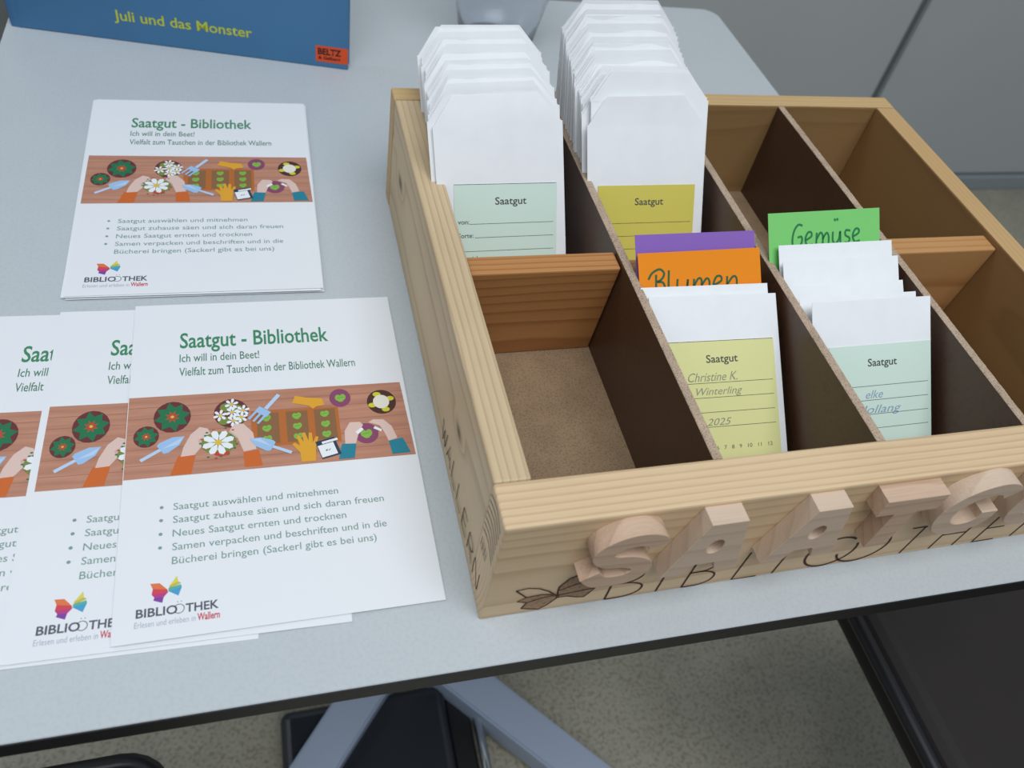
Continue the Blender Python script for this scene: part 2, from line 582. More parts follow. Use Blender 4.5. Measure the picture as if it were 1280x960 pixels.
for k, (a, b) in enumerate(DIV):
    # smooth dark hardboard with a ragged sawn top edge
    rnd = random.Random(k)
    bm = bmesh.new()
    n = 160
    rows = []
    for i in range(n + 1):
        y = TF + (D - TB - TF) * i / n
        j = rnd.uniform(-1, 1)
        dz = 0.00013 * j
        if k == 0 and 0.262 < y < 0.268: dz -= 0.0016
        if k == 1 and 0.096 < y < 0.102: dz -= 0.0008
        e1, e2 = 0.00012 * rnd.uniform(-1, 1), 0.00012 * rnd.uniform(-1, 1)
        zt = 0.0832
        rows.append([bm.verts.new(v) for v in ((a, y, 0.008), (a, y, zt - 0.0004), (a + 0.0004 + e1, y, zt + dz), (b - 0.0004 + e2, y, zt + dz * 0.6), (b, y, zt - 0.0004), (b, y, 0.008))])
    for r0, r1 in zip(rows, rows[1:]):
        for q in range(5):
            f = bm.faces.new((r0[q], r1[q], r1[q + 1], r0[q + 1]))
            f.material_index = 1 if q in (1, 2, 3) else 0
    bm.faces.new(rows[0]); bm.faces.new(rows[-1][::-1])
    bmesh.ops.recalc_face_normals(bm, faces=bm.faces)
    link('divider', bm_mesh(bm, 'divider'), [m_divider, m_divedge], crate)
# cross boards, leaning slightly
for k, (a, b) in enumerate(((TL, 0.1035), (0.1083, 0.1915), (0.1965, 0.28), (0.285, W - TR))):
    bm = box_bm(a + 0.0004, b - 0.0004, 0, 0.0142, 0, 0.0722, 0.001)
    lean = 0.0075 if k == 0 else 0.004
    for v in bm.verts:
        t = v.co.z / 0.0722
        if k in (1, 2): v.co.z *= 0.87
        v.co.y += 0.1615 - lean * t
        v.co.z += 0.0081
    tag(link('cross_board', bm_mesh(bm, 'cross_board'), m_cross if k == 0 else m_cross_b, crate),
        'orange-brown cross board' if k in (0, 3) else None)

# raised wooden letters on the front
LW = 0.0095


def letter(outs, x, z, label, mat, thick=LW):
    me = curve_mesh('letter', [[(px / 1000, pz / 1000) for px, pz in o] for o in outs], thick / 2 - 0.0003, 0.0003)
    for p_ in me.polygons:
        p_.use_smooth = False
    xf(me, Matrix.Translation((x, -thick / 2, z)) @ FRONT)
    o = link('letter', me, mat, crate)
    tag(o, label)


S_pts = [(31.5, 33.5), (29, 38), (22, 40.2), (14, 38.8), (7.5, 33), (7.5, 27.5), (12, 23.5), (20, 22), (27, 18), (28.5, 12), (24, 6.5), (17, 5), (9.5, 6.5), (4.5, 12.5)]
G_pts = [(37, 34.5), (32.5, 39), (24, 40.3), (14, 36.5), (7, 28), (6.2, 18), (10.5, 9.5), (19, 5.3), (28, 6.5), (33.5, 12), (34, 19)]
S_out = [thick_outline(S_pts, 9.3, 7)]
G_out = [thick_outline(G_pts, 9.3, 7)]
A_out = [[(0, 0), (11, 0), (14.2, 8.5), (24.8, 8.5), (28, 0), (39, 0), (28.2, 44), (10.8, 44)], ring(19.5, 24, 4.3, 6.2, 24)[::-1]]
T_out = [[(10.5, 0), (22.5, 0), (22.5, 31), (34, 31), (34, 43), (0, 43), (0, 31), (10.5, 31)]]
U_out = [thick_outline([(5, 44), (5, 30), (5, 16), (8.5, 8), (17, 5), (25.5, 8), (29, 16), (29, 30), (29, 44)], 10, 5)]
letter(S_out, 0.0375, 0.0365, 'wooden letter S, speckled on top', m_letter2)
letter(A_out, 0.0796, 0.0375, 'first wooden letter A', m_letter)
letter(A_out, 0.1327, 0.0370, 'second wooden letter A', m_letter)
letter(T_out, 0.1806, 0.0375, 'wooden letter T beside the second A', m_letter2)
letter(G_out, 0.2210, 0.0375, 'wooden letter G', m_letter)
letter(U_out, 0.2700, 0.0375, 'wooden letter U', m_letter)
letter(T_out, 0.3120, 0.0375, 'last wooden letter T', m_letter2)

# burnt lettering: BIBLIOTHEK with two linked rings, on the front
def pw(bm, segs, ox, oz, sx=1.0, sz=1.0, w=0.0011):
    for s in segs:
        stroke_bm(bm, [(ox + p[0] * sx, oz + p[1] * sz) for p in s], w, 0, 6 if len(s) > 3 else 1)


GL = {  # unit glyphs
    'B': [[(0, 0), (0, 1)], [(0, 1), (.5, 1), (.72, .88), (.7, .68), (.45, .55), (0, .53)], [(0, .53), (.5, .52), (.85, .38), (.85, .16), (.55, .02), (0, 0)]],
    'I': [[(0, 0), (0, 1)]],
    'L': [[(0, 1), (0, 0), (.8, 0)]],
    'T': [[(.45, 0), (.45, 1)], [(0, 1), (.9, 1)]],
    'H': [[(0, 0), (0, 1)], [(.85, 0), (.85, 1)], [(0, .52), (.85, .52)]],
    'E': [[(0, 0), (0, 1)], [(0, 1), (.75, 1)], [(0, .52), (.65, .52)], [(0, 0), (.8, 0)]],
    'K': [[(0, 0), (0, 1)], [(.8, 1), (0, .45)], [(.15, .55), (.85, 0)]],
    'W': [[(0, 1), (.25, 0), (.5, .75), (.75, 0), (1, 1)]],
    'A': [[(0, 0), (.42, 1), (.85, 0)], [(.18, .38), (.68, .38)]],
    'R': [[(0, 0), (0, 1)], [(0, 1), (.5, 1), (.75, .85), (.72, .62), (.45, .5), (0, .48)], [(.35, .48), (.85, 0)]],
    'N': [[(0, 0), (0, 1), (.8, 0), (.8, 1)]],
}
bm = bmesh.new()
hz_ = 0.0285
for ch, x, w in (('B', .0640, .020), ('I', .0918, .01), ('B', .1062, .0175), ('L', .1350, .018), ('I', .1590, .01),
                 ('T', .2310, .019), ('H', .2590, .019), ('E', .2890, .019), ('K', .3160, .019)):
    pw(bm, GL[ch], x, 0.0016, w, hz_)
C1 = [(0.1880 + 0.0145 * math.cos(R(a)), 0.0165 + 0.0148 * math.sin(R(a))) for a in range(50, 391, 12)]
C2 = [(0.2080 + 0.0150 * math.cos(R(a)), 0.0165 + 0.0148 * math.sin(R(a))) for a in range(-165, 131, 12)]
for C_ in (C1, C2):
    stroke_bm(bm, C_, 0.0014, 0, 1)
me = bm_mesh(bm, 'burnt_lettering')
xf(me, Matrix.Translation((0, -0.0002, 0)) @ FRONT)
link('burnt_lettering', me, m_burn, fb)

# burnt butterfly of two leaf-shaped wings
bm = bmesh.new()
lw = [(14.3, 26.2), (20, 27.2), (25.7, 25.2), (31, 21), (35.9, 15.2), (36.7, 12.1), (33, 6), (29.3, 2.6), (24, 4.5), (20, 6.2), (21.8, 11.8), (16.6, 14.5), (20.8, 17.5), (14.3, 26.2)]
rw = [(36, 18), (35.8, 23.7), (39.4, 30.9), (44.2, 33.6), (50, 26), (55.6, 17.7), (53, 12), (51.3, 8.8), (47.6, 9.7), (42, 12.5), (37.5, 12.5), (36, 18)]
mm = lambda l: [(a / 1000, b / 1000) for a, b in l]
for poly in (lw, rw):
    stroke_bm(bm, mm(poly), 0.0009, 0.00012, 1)
stroke_bm(bm, mm([(20.8, 17.5), (28, 18.2), (34.2, 16.4)]), 0.0008, 0.00012, 2)
stroke_bm(bm, mm([(21.8, 11.8), (28, 14.5), (35, 15.2)]), 0.0008, 0.00012, 2)
stroke_bm(bm, mm([(36.5, 20), (44, 24), (50, 26)]), 0.0008, 0.00012, 2)
stroke_bm(bm, mm([(37, 15), (45, 16), (55, 17)]), 0.0008, 0.00012, 2)
for poly in ([(21.8, 11.8), (28, 14.5), (35.5, 15), (36.7, 12.1), (33, 6), (29.3, 2.6), (24, 4.5), (20, 6.2)],
             [(16.6, 14.5), (20.8, 17.5), (28, 18.2), (34.2, 16.4), (28, 14.5), (21.8, 11.8)],
             rw[:-1]):
    f = bm.faces.new([bm.verts.new((a / 1000, b / 1000, 0.00002)) for a, b in poly])
    f.material_index = 1
me = bm_mesh(bm, 'burnt_butterfly')
xf(me, Matrix.Translation((0, -0.0002, 0)) @ FRONT)
link('burnt_butterfly', me, [m_burn, m_wash], fb)

# burnt WALLERN on the left side
bm = bmesh.new()
for i, ch in enumerate('WALLERN'):
    pw(bm, GL[ch], -0.1050 + i * 0.0140, 0.0088, 0.0112, 0.0140, 0.0008)
me = bm_mesh(bm, 'burnt_place_name')
xf(me, Matrix.Translation((-0.00015, 0, 0)) @ LEFTF)
link('burnt_place_name', me, m_burn, lb)
# end grain lines and small ink stamp at the front end of the left side
bm = bmesh.new()
for i in range(7):
    z = 0.0800 - i * 0.0045
    stroke_bm(bm, [(-0.021, z - 0.002), (-0.012, z + 0.0005), (-0.003, z - 0.0045)], 0.0007, 0, 4)
me = bm_mesh(bm, 'end_grain')
xf(me, Matrix.Translation((-0.00015, 0, 0)) @ LEFTF)
link('end_grain', me, m_ink, fb)
bm = bmesh.new()
for sgm in ([(0, 0), (0, .007), (.009, .007), (.009, 0), (0, 0)], [(.003, 0), (.003, .007)], [(.006, 0), (.006, .007)], [(0, .0035), (.009, .0035)]):
    stroke_bm(bm, [(-0.0195 + a, 0.0385 + b) for a, b in sgm], 0.0004, 0, 1)
me = bm_mesh(bm, 'ink_stamp')
xf(me, Matrix.Translation((-0.00015, 0, 0)) @ LEFTF)
link('ink_stamp', me, m_ink, fb)


# ------------------------------------------------------------------ seed bags
def pouch_mesh(w, h, th, seed, nx=8, ny=10, crumple=0.0004, taper=0.0):
    rnd = random.Random(seed)
    ph = [rnd.uniform(0, 6.28) for _ in range(4)]
    bm = bmesh.new()
    F, B = [], []
    for j in range(ny + 1):
        v = j / ny
        rf, rbk = [], []
        for i in range(nx + 1):
            u = i / nx * 2 - 1
            half = w / 2 * (1 + taper * (0.5 - v))
            edge = (1 - abs(u) ** 4) * min(1, (1.0 - v) * 5, 0.4 + v * 4)
            wv = crumple * (math.sin(5 * u + ph[0]) * math.sin(7 * v + ph[1]) + 0.6 * math.sin(9 * u + ph[2]) * math.cos(4 * v + ph[3]))
            t = 0.00015 + th / 2 * edge
            rf.append(bm.verts.new((u * half, -t + wv, v * h)))
            rbk.append(bm.verts.new((u * half, t + wv, v * h)))
        F.append(rf); B.append(rbk)
    for j in range(ny):
        for i in range(nx):
            bm.faces.new((F[j][i], F[j][i + 1], F[j + 1][i + 1], F[j + 1][i]))
            bm.faces.new((B[j][i + 1], B[j][i], B[j + 1][i], B[j + 1][i + 1]))
    for i in range(nx):
        bm.faces.new((F[0][i + 1], F[0][i], B[0][i], B[0][i + 1]))
        bm.faces.new((F[ny][i], F[ny][i + 1], B[ny][i + 1], B[ny][i]))
    for j in range(ny):
        bm.faces.new((F[j][0], F[j + 1][0], B[j + 1][0], B[j][0]))
        bm.faces.new((F[j + 1][nx], F[j][nx], B[j][nx], B[j + 1][nx]))
    bmesh.ops.recalc_face_normals(bm, faces=bm.faces)
    return bm_mesh(bm, 'pouch', True)


def flap_mesh(w, h0, fh, cl, cr, seed):
    """open tongue above the pouch with clipped corners, bent a little"""
    rnd = random.Random(seed)
    bend = rnd.uniform(-0.0015, 0.002)
    bm = bmesh.new()
    rows = []
    for j in range(4):
        t = j / 3
        xl, xr = -w / 2 + cl * t, w / 2 - cr * t
        y = bend * t * t
        rows.append([[bm.verts.new((xl + (xr - xl) * i / 4, y + dy + 0.00025 * math.sin(i * 1.7 + seed) * t, h0 - 0.001 + (fh + 0.001) * t)) for i in range(5)] for dy in (-0.00015, 0.00015)])
    for r0, r1 in zip(rows, rows[1:]):
        for i in range(4):
            bm.faces.new((r0[0][i], r0[0][i + 1], r1[0][i + 1], r1[0][i]))
            bm.faces.new((r0[1][i + 1], r0[1][i], r1[1][i], r1[1][i + 1]))
        bm.faces.new((r0[0][0], r1[0][0], r1[1][0], r0[1][0]))
        bm.faces.new((r1[0][4], r0[0][4], r0[1][4], r1[1][4]))
    a = rows[-1]
    for i in range(4):
        bm.faces.new((a[0][i], a[0][i + 1], a[1][i + 1], a[1][i]))
    bmesh.ops.recalc_face_normals(bm, faces=bm.faces)
    return bm_mesh(bm, 'flap', True)


WB = 0.0775
POUCH = [pouch_mesh(WB, 0.1225, 0.0012, s, crumple=0.0003) for s in range(5)]
FLAP = [flap_mesh(WB, 0.1225, 0.016, 0.0125, 0.0145, s) for s in range(5)]
FOLD = [pouch_mesh(WB, 0.1155, 0.0016, 20 + s, crumple=0.0003) for s in range(3)]
FLAT = pouch_mesh(WB, 0.1225, 0.0010, 40, crumple=0.0)
FLATF = pouch_mesh(WB, 0.1155, 0.0010, 41, crumple=0.0)
for me in POUCH + FLAP + FOLD + [FLAT, FLATF]:
    me.materials.append(m_paper)
    me.set_sharp_from_angle(angle=R(35))


def pose(o, top, bot, L=None):
    """stand an object (local z up, local x right) so that its axis runs from bot to top"""
    top, bot = Vector(top), Vector(bot)
    V = (top - bot).normalized()
    U = Vector((1, 0, 0)) - V * V.x
    U.normalize()
    Y = V.cross(U)
    M = Matrix((U, Y, V)).transposed().to_4x4()
    M.translation = bot
    o.matrix_world = M


def bag(top, bot, label, group, pouch, flap=None, yaw=0.0, scale=1.0):
    t = empty('seed_bag', label=label, cat='paper bag', group=group)
    pose(t, top, bot)
    if yaw:
        t.matrix_world = t.matrix_world @ Matrix.Rotation(yaw, 4, 'Z')
    if scale != 1.0:
        t.matrix_world = t.matrix_world @ Matrix.Diagonal((1, 1, scale, 1))
    link('pouch', pouch, None, t)
    if flap is not None:
        link('flap', flap, None, t)
    return t


m_txt = plain('print_black', (74, 76, 72), 0.6)
m_pencil = plain('pencil_grey', (150, 148, 124), 0.7)
m_blueink = plain('ballpoint_blue', (140, 165, 190), 0.7)
LAB = {k: plain('label_' + k, c, 0.7, spec=0.25) for k, c in dict(mint=(214, 234, 220), mustard=(218, 204, 96), yellow=(228, 226, 158)).items()}


def seed_label(b, kind, yf, fields=False, extra=None, handwriting=None, shift=0.0, drop=0.0, rot=0.0, topline=True, wide=0.067):
    """printed slip on a bag: b bag, yf distance of the slip in front of the bag axis"""
    lab_bm = bmesh.new()
    x0, x1, z0, z1 = -0.0325 + shift, -0.0325 + wide + shift, 0.022 + drop, 0.0905 + drop
    vs = [lab_bm.verts.new(v) for v in ((x0, 0, z0), (x1, 0, z0), (x1, 0, z1), (x0, 0, z1), (x0, 0.00015, z0), (x1, 0.00015, z0), (x1, 0.00015, z1), (x0, 0.00015, z1))]
    for f in ((0, 1, 2, 3), (7, 6, 5, 4), (0, 4, 5, 1), (1, 5, 6, 2), (2, 6, 7, 3), (3, 7, 4, 0)):
        lab_bm.faces.new([vs[i] for i in f])
    lo = link('seed_label', bm_mesh(lab_bm, 'seed_label'), LAB[kind], b)
    lo.location = (0, -yf, 0)
    lo.rotation_euler = (0, rot, 0)
    tag(lo, {'mint': 'pale mint printed slip', 'mustard': 'mustard yellow printed slip', 'yellow': 'pale yellow printed slip'}[kind])
    s = shift
    d = drop

    def add(name, me, mat):
        xf(me, Matrix.Translation((0, -0.00006, 0)) @ FRONT)
        link(name, me, mat, lo)
    add('heading_text', text_mesh('Saatgut', -0.0078 + s, 0.0785 + d, 0.0193, 0.0044, bold=0.012), m_txt)
    lb_ = bmesh.new()
    xl = [(-0.0235, 0.0675), (-0.0205, 0.0595), (-0.0305, 0.0515), (-0.0305, 0.0435)] if fields else [(-0.031, 0.0675), (-0.031, 0.0595), (-0.031, 0.0515), (-0.031, 0.0435)]
    for a, z in xl:
        stroke_bm(lb_, [(a + s, z + d), (x1 - 0.002, z + d)], 0.00028, 0, 1)
    if topline:
        stroke_bm(lb_, [(x0, z1 - 0.00016), (x1 - 0.0005, z1 - 0.00016)], 0.0003, 0, 1)
    add('ruled_lines', bm_mesh(lb_, 'ruled_lines'), m_txt)
    if fields:
        add('field_text', text_mesh('von:', -0.0305 + s, 0.0676 + d, 0.0068, 0.0028, bold=0.01), m_txt)
        add('field_text', text_mesh('Sorte:', -0.0305 + s, 0.0596 + d, 0.0092, 0.0028, bold=0.01), m_txt)
        add('field_text', text_mesh('Erntejahr:', -0.0305 + s, 0.0460 + d, 0.0150, 0.0028, bold=0.01), m_txt)
    if extra:
        add('month_numbers', text_mesh(extra, -0.0052 + s, 0.0310 + d, 0.0345, 0.0022), m_txt)
    for (txt, x, z, w, h, mt) in handwriting or ():
        add('handwriting', text_mesh(txt, x + s, z + d, w, h, bold=0.0, shear=0.35), mt)


def lerp(a, b, t):
    return tuple(x + (y - x) * t for x, y in zip(a, b))


rnd = random.Random(3)
n1 = 28
for i in range(n1):
    t = i / (n1 - 1)
    top = lerp((0.0488, 0.2465, 0.1135), (0.0545, 0.325, 0.1148), t)
    bot = lerp((0.0555, 0.1795, 0.0092), (0.0600, 0.2575, 0.0092), t)
    if i == 0:
        b = bag(top, bot, 'white clipped-corner seed bag with mint slip, front of the left stack', 'white bags of the left stack', FLAT, FLAP[0], yaw=0)
        seed_label(b, 'mint', 0.0009, fields=True, shift=-0.0003, drop=-0.0018, rot=R(2.5), wide=0.0630)
        continue
    dx, dz, rr = rnd.uniform(-0.0012, 0.0012), rnd.uniform(-0.0006, 0.0016), rnd.uniform(-0.0012, 0.0012)
    if i == 1: dx = -0.0025
    ax_ = (Vector(top) - Vector(bot)).normalized() * (dz + 0.0006)
    top = tuple(Vector(top) + ax_ + Vector((dx + rr, 0, 0)))
    bot = tuple(Vector(bot) + ax_ + Vector((dx, 0, 0)))
    bag(top, bot, {1: 'white seed bag directly behind the one with the mint slip in the left stack', n1 - 1: 'rearmost white seed bag of the left stack, near the back board'}.get(i, 'blank white seed bag with clipped corners in the dense stack of the left compartment'), 'white bags of the left stack', POUCH[i % 5], FLAP[(i * 3) % 5])
n2 = 33
for i in range(n2):
    t = i / (n2 - 1)
    top = lerp((0.1430, 0.2500, 0.1130), (0.1455, 0.331, 0.139), t ** 0.9)
    bot = lerp((0.1470, 0.1800, 0.0092), (0.1500, 0.2960, 0.0120), t)
    if i == 0:
        b = bag(top, bot, 'white clipped-corner seed bag with mustard slip, front of the taller stack', 'white bags of the taller stack', FLAT, FLAP[1])
        seed_label(b, 'mustard', 0.0009, shift=-0.0020, drop=-0.0042, rot=R(1.6), topline=False, wide=0.0655)
        continue
    dx, dz, rr = rnd.uniform(-0.0016, 0.0010), rnd.uniform(-0.0006, 0.0022), rnd.uniform(-0.0014, 0.0014)
    if i in (1, 2): dx, dz, rr = 0.0018, 0.0110, 0.0015
    ax_ = (Vector(top) - Vector(bot)).normalized() * (dz + 0.0006)
    top = tuple(Vector(top) + ax_ + Vector((dx + rr, 0, 0)))
    bot = tuple(Vector(bot) + ax_ + Vector((dx * 0.4, 0, 0)))
    bag(top, bot, {1: 'white seed bag directly behind the one with the mustard slip', n2 - 1: 'rearmost white seed bag of the taller stack'}.get(i, 'blank white seed bag with clipped corners in the taller stack of the second compartment'), 'white bags of the taller stack', POUCH[(i * 2) % 5], FLAP[(i * 3) % 5])

# bags in the front halves, tops folded flat
g3 = 'white bags in front of the orange card'
b = bag((0.1490, 0.130, 0.082), (0.1470, 0.038, 0.010), 'white seed bag with pale yellow handwritten slip in front of the orange card', g3, FLATF)
seed_label(b, 'yellow', 0.0009, extra='6   7   8   9   10   11   12',
           handwriting=(('Christine K.', -0.0195, 0.0685, 0.030, 0.0050, m_pencil), ('Winterling', -0.0150, 0.0610, 0.028, 0.0042, m_pencil), ('2025', -0.0100, 0.0443, 0.0150, 0.0040, m_pencil)))
bag((0.1456, 0.1340, 0.0826), (0.1446, 0.0430, 0.0092), 'blank white folded seed bag just behind the one with the pale yellow slip', g3, FOLD[0], scale=1.02)
g4 = 'white bags in front of the green card'
b = bag((0.2358, 0.109, 0.0895), (0.2362, 0.028, 0.009), 'white seed bag with mint handwritten slip in front of the green card', g4, FLATF)
seed_label(b, 'mint', 0.0009, topline=False, shift=0.0035, handwriting=(('elke', -0.0095, 0.0605, 0.0115, 0.0048, m_blueink), ('Hollang', -0.0160, 0.0520, 0.0300, 0.0048, m_blueink)))
for k, (top, bot, lab) in enumerate((
        ((0.2345, 0.1185, 0.0855), (0.236, 0.036, 0.0095), 'blank white bag directly behind the bag with the mint slip'),
        ((0.2350, 0.1310, 0.0828), (0.2365, 0.046, 0.0095), 'middle one of the five white bags before the green card'),
        ((0.2352, 0.1445, 0.0898), (0.2368, 0.057, 0.0095), 'blank white bag second in front of the green card'),
        ((0.2357, 0.1550, 0.0928), (0.2372, 0.068, 0.0095), 'blank white bag touching the green card'))):
    bag(top, bot, lab, g4, FOLD[k % 3], scale=(Vector(top) - Vector(bot)).length / 0.1155)


# index cards
def index_card(name_label, top, bot, L, w, rgb, mname, strokes=None, ink=None, xoff=0.0):
    t = empty('index_card', label=name_label, cat='card', group='coloured index cards')
    pose(t, top, bot)
    me = bm_mesh(box_bm(-w / 2 + xoff, w / 2 + xoff, -0.00015, 0.00015, 0, L, 0), 'card')
    link('card_sheet', me, plain(mname, rgb, 0.75, spec=0.25), t)
    if strokes:
        bm = bmesh.new()
        for s in strokes:
            stroke_bm(bm, [(a / 1000, b / 1000) for a, b in s], 0.00125, 0, 6)
        me = bm_mesh(bm, 'marker_writing')
        xf(me, Matrix.Translation((0, -0.00025, 0)) @ FRONT)
        link('marker_writing', me, ink, t)
    return t


m_marker = plain('marker_green', (40, 92, 48), 0.6)
m_marker2 = plain('marker_green_b', (26, 120, 66), 0.6)
z0 = 104.0
blumen = [[(-32, 110.5), (-29.5, 114), (-25, 115.8), (-22.5, 113.5), (-24, 110.5), (-27, 109)], [(-27.3, 113), (-27.6, 108), (-28.2, 100)], [(-27, 109), (-23.5, 108.5), (-22.5, 105), (-24.5, 101.5), (-28, 100.5)],
          [(-19.5, 115), (-20.2, 107), (-20.5, 101.5), (-18, 102.5)],
          [(-14.5, 110), (-15, 105.5), (-13.5, 102), (-10, 103), (-8.3, 109.5)], [(-8.3, 109.5), (-9, 104), (-8, 101.5)],
          [(-4.5, 109.5), (-5.6, 101.5)], [(-5.2, 105), (-2, 109.5), (0, 108.5), (-0.8, 102)], [(-0.6, 105), (3, 109.3), (4.8, 107.5), (4, 101.5)],
          [(7.5, 105.5), (12, 107.5), (12, 110), (9.3, 110), (7.2, 106), (8, 102.5), (12, 102.3)],
          [(16, 110), (15.3, 102)], [(15.6, 105), (19.5, 109.5), (21.8, 108.3), (21.4, 101.5)]]
index_card('orange index card with cursive green marker writing behind the pale yellow slip', (0.1454, 0.1520, 0.0940), (0.1470, 0.062, 0.0100), 0.1226, 0.0748, (242, 142, 28), 'card_orange', [[(a, b - 2.3) for a, b in s] for s in blumen], m_marker)
index_card('purple index card behind the orange card', (0.1452, 0.162, 0.0990), (0.1462, 0.072, 0.010), 0.1255, 0.0735, (140, 102, 184), 'card_purple')
gem = [[(-20.5, 126.0), (-23.5, 126.5), (-26.5, 122.5), (-27.5, 116), (-25, 112.5), (-21.5, 116), (-21.3, 119.6), (-24, 119.3)],
       [(-18.5, 117.5), (-14.8, 119.5), (-14.8, 121.8), (-17, 121.8), (-18.8, 118), (-17.5, 114.5), (-14, 115)],
       [(-11, 121.5), (-11.6, 114.5)], [(-11.3, 117.5), (-8.6, 121.3), (-7, 119.5), (-7.2, 114.5)], [(-7.2, 117.5), (-4.4, 121), (-3, 119), (-3.2, 114.5)],
       [(0, 121.5), (-0.2, 116.5), (1.5, 114.5), (4, 117), (5, 121.5), (5, 115)],
       [(12, 121.5), (9, 121.8), (8.6, 119), (11.3, 117.3), (10.6, 114.8), (8, 114.8)],
       [(14, 118), (17.6, 119.8), (17.8, 122), (15.6, 122.3), (13.6, 118.6), (15, 115), (18.5, 115.5)],
       [(1.2, 129.0), (1.8, 127.5)], [(3.0, 129.2), (3.4, 127.7)]]
index_card('green index card with cursive dark green marker writing in the third compartment', (0.2315, 0.171, 0.1045), (0.2350, 0.082, 0.010), 0.1293, 0.0757, (128, 208, 116), 'card_green', [[(a + 4.3, b - 4.6) for a, b in s] for s in gem], m_marker2, xoff=-0.0009)


# ------------------------------------------------------------------ flyers
m_green = plain('print_green', (62, 138, 96), 0.6)
m_green2 = plain('print_green_dark', (78, 128, 104), 0.6)
m_bullet = plain('print_sage', (128, 158, 146), 0.6)
m_logo = plain('print_charcoal', (84, 86, 98), 0.6)
m_logo2 = plain('print_lightgrey', (176, 184, 196), 0.6)
m_red = plain('print_red', (206, 66, 84), 0.6)

BAN = {}
BAN_LIST = []


def bc(name, rgb):
    BAN[name] = len(BAN_LIST)
    BAN_LIST.append(plain('banner_' + name, rgb, 0.6))


def wood_print():
    m = bpy.data.materials.new('banner_table')
    m.use_nodes = True
    nt = m.node_tree
    b = nt.nodes['Principled BSDF']
    tc = N(nt, 'ShaderNodeTexCoord')
    mp = N(nt, 'ShaderNodeMapping')
    mp.inputs['Scale'].default_value = (18, 260, 1)
    n = N(nt, 'ShaderNodeTexNoise')
    n.inputs['Scale'].default_value = 1
    n.inputs['Detail'].default_value = 4
    r = N(nt, 'ShaderNodeValToRGB')
    r.color_ramp.elements[0].position = 0.3
    r.color_ramp.elements[1].position = 0.65
    r.color_ramp.elements[0].color = lin((176, 122, 98))
    r.color_ramp.elements[1].color = lin((198, 142, 116))
    nt.links.new(tc.outputs['Object'], mp.inputs[0])
    nt.links.new(mp.outputs[0], n.inputs['Vector'])
    nt.links.new(n.outputs['Fac'], r.inputs['Fac'])
    nt.links.new(r.outputs['Color'], b.inputs['Base Color'])
    b.inputs['Roughness'].default_value = 0.6
    return m


BAN['table'] = 0
BAN_LIST.append(wood_print())
for nm, rgb in dict(plank=(160, 108, 88), maroon=(104, 46, 48), leaf=(30, 116, 74), redp=(186, 74, 50), white=(240, 242, 244), yellow=(228, 190, 60),
                    blue=(160, 196, 232), blue2=(190, 212, 238), skin=(226, 196, 184), skin2=(212, 178, 166), orange=(208, 104, 40), soil=(140, 100, 64), tray=(186, 106, 44),
                    sprout=(134, 186, 72), sprout2=(90, 150, 60), glove=(228, 166, 46), purple=(138, 70, 104), teal=(34, 130, 150), navy=(36, 60, 84),
                    dk=(78, 44, 36), lime=(212, 210, 48), cream=(236, 230, 214), moss=(120, 140, 60)).items():
    bc(nm, rgb)

banner_bm = bmesh.new()
zc = [0.00005]


def P(col, pts, dz=0.000005):
    zc[0] += dz
    vs = [banner_bm.verts.new((x / 1000, y / 1000, zc[0])) for x, y in pts]
    f = banner_bm.faces.new(vs)
    f.material_index = BAN[col]
    f.normal_update()
    if f.normal.z < 0:
        f.normal_flip()


def line(col, pts, w):
    zc[0] += 0.000005
    stroke_bm(banner_bm, [(x / 1000, y / 1000) for x, y in pts], w / 1000, zc[0], 1, BAN[col])


def rot_rect(cx, cy, a, l, w):
    c, s = math.cos(R(a)), math.sin(R(a))
    return [(cx + c * x - s * y, cy + s * x + c * y) for x, y in ((-l / 2, -w / 2), (l / 2, -w / 2), (l / 2, w / 2), (-l / 2, w / 2))]


P('table', [(0.3, 86.5), (147, 86.5), (145.5, 138.5), (0.3, 139.5)])
for yy in (94.5, 104.5, 114.5, 124.5, 132):
    line('plank', [(0.5, yy), (146, yy)], 0.35)


def rosette(cx, cy, r, n=8):
    P('maroon', ring(cx, cy, r, r * 1.12))
    for k in range(n):
        a = 2 * math.pi * k / n + 0.2
        dx, dy = math.cos(a), math.sin(a)
        q = [(0.1, 0), (0.5, 0.30), (0.98, 0.0), (0.5, -0.30)]
        P('leaf', [(cx + r * (u * dx - v * dy), cy + 1.1 * r * (u * dy + v * dx)) for u, v in q])
    P('redp', [(cx + r * (0.42 if k % 2 else 0.2) * math.cos(math.pi * k / 8), cy + r * (0.46 if k % 2 else 0.22) * math.sin(math.pi * k / 8)) for k in range(16)])
    P('yellow', ring(cx, cy, r * 0.1, n=8))


def daisy(cx, cy, r, n=8, stretch=1.0, eye=0.22):
    for k in range(n):
        a = 2 * math.pi * k / n + 0.3
        dx, dy = math.cos(a), math.sin(a)
        q = [(0.12, 0), (0.5, 0.2), (0.85, 0.2), (1.0, 0.0), (0.85, -0.2), (0.5, -0.2)]
        P('white', [(cx + r * (u * dx - v * dy), cy + stretch * r * (u * dy + v * dx)) for u, v in q])
    P('yellow', ring(cx, cy, r * eye, n=10))


def sprout(cx, cy, r):
    P('sprout', ring(cx - r * 0.45, cy + 0.1 * r, r * 0.55, r * 0.75, 10))
    P('sprout', ring(cx + r * 0.45, cy + 0.2 * r, r * 0.55, r * 0.75, 10))
    P('sprout', ring(cx, cy - r * 0.45, r * 0.6, r * 0.5, 10))
    line('sprout2', [(cx - r * 0.6, cy), (cx + r * 0.6, cy + 0.2 * r)], 0.35)


zc[0] = 0.0001
rosette(22.2, 124.6, 9.3)
zc[0] = 0.0001
rosette(9.8, 112.6, 6.2)


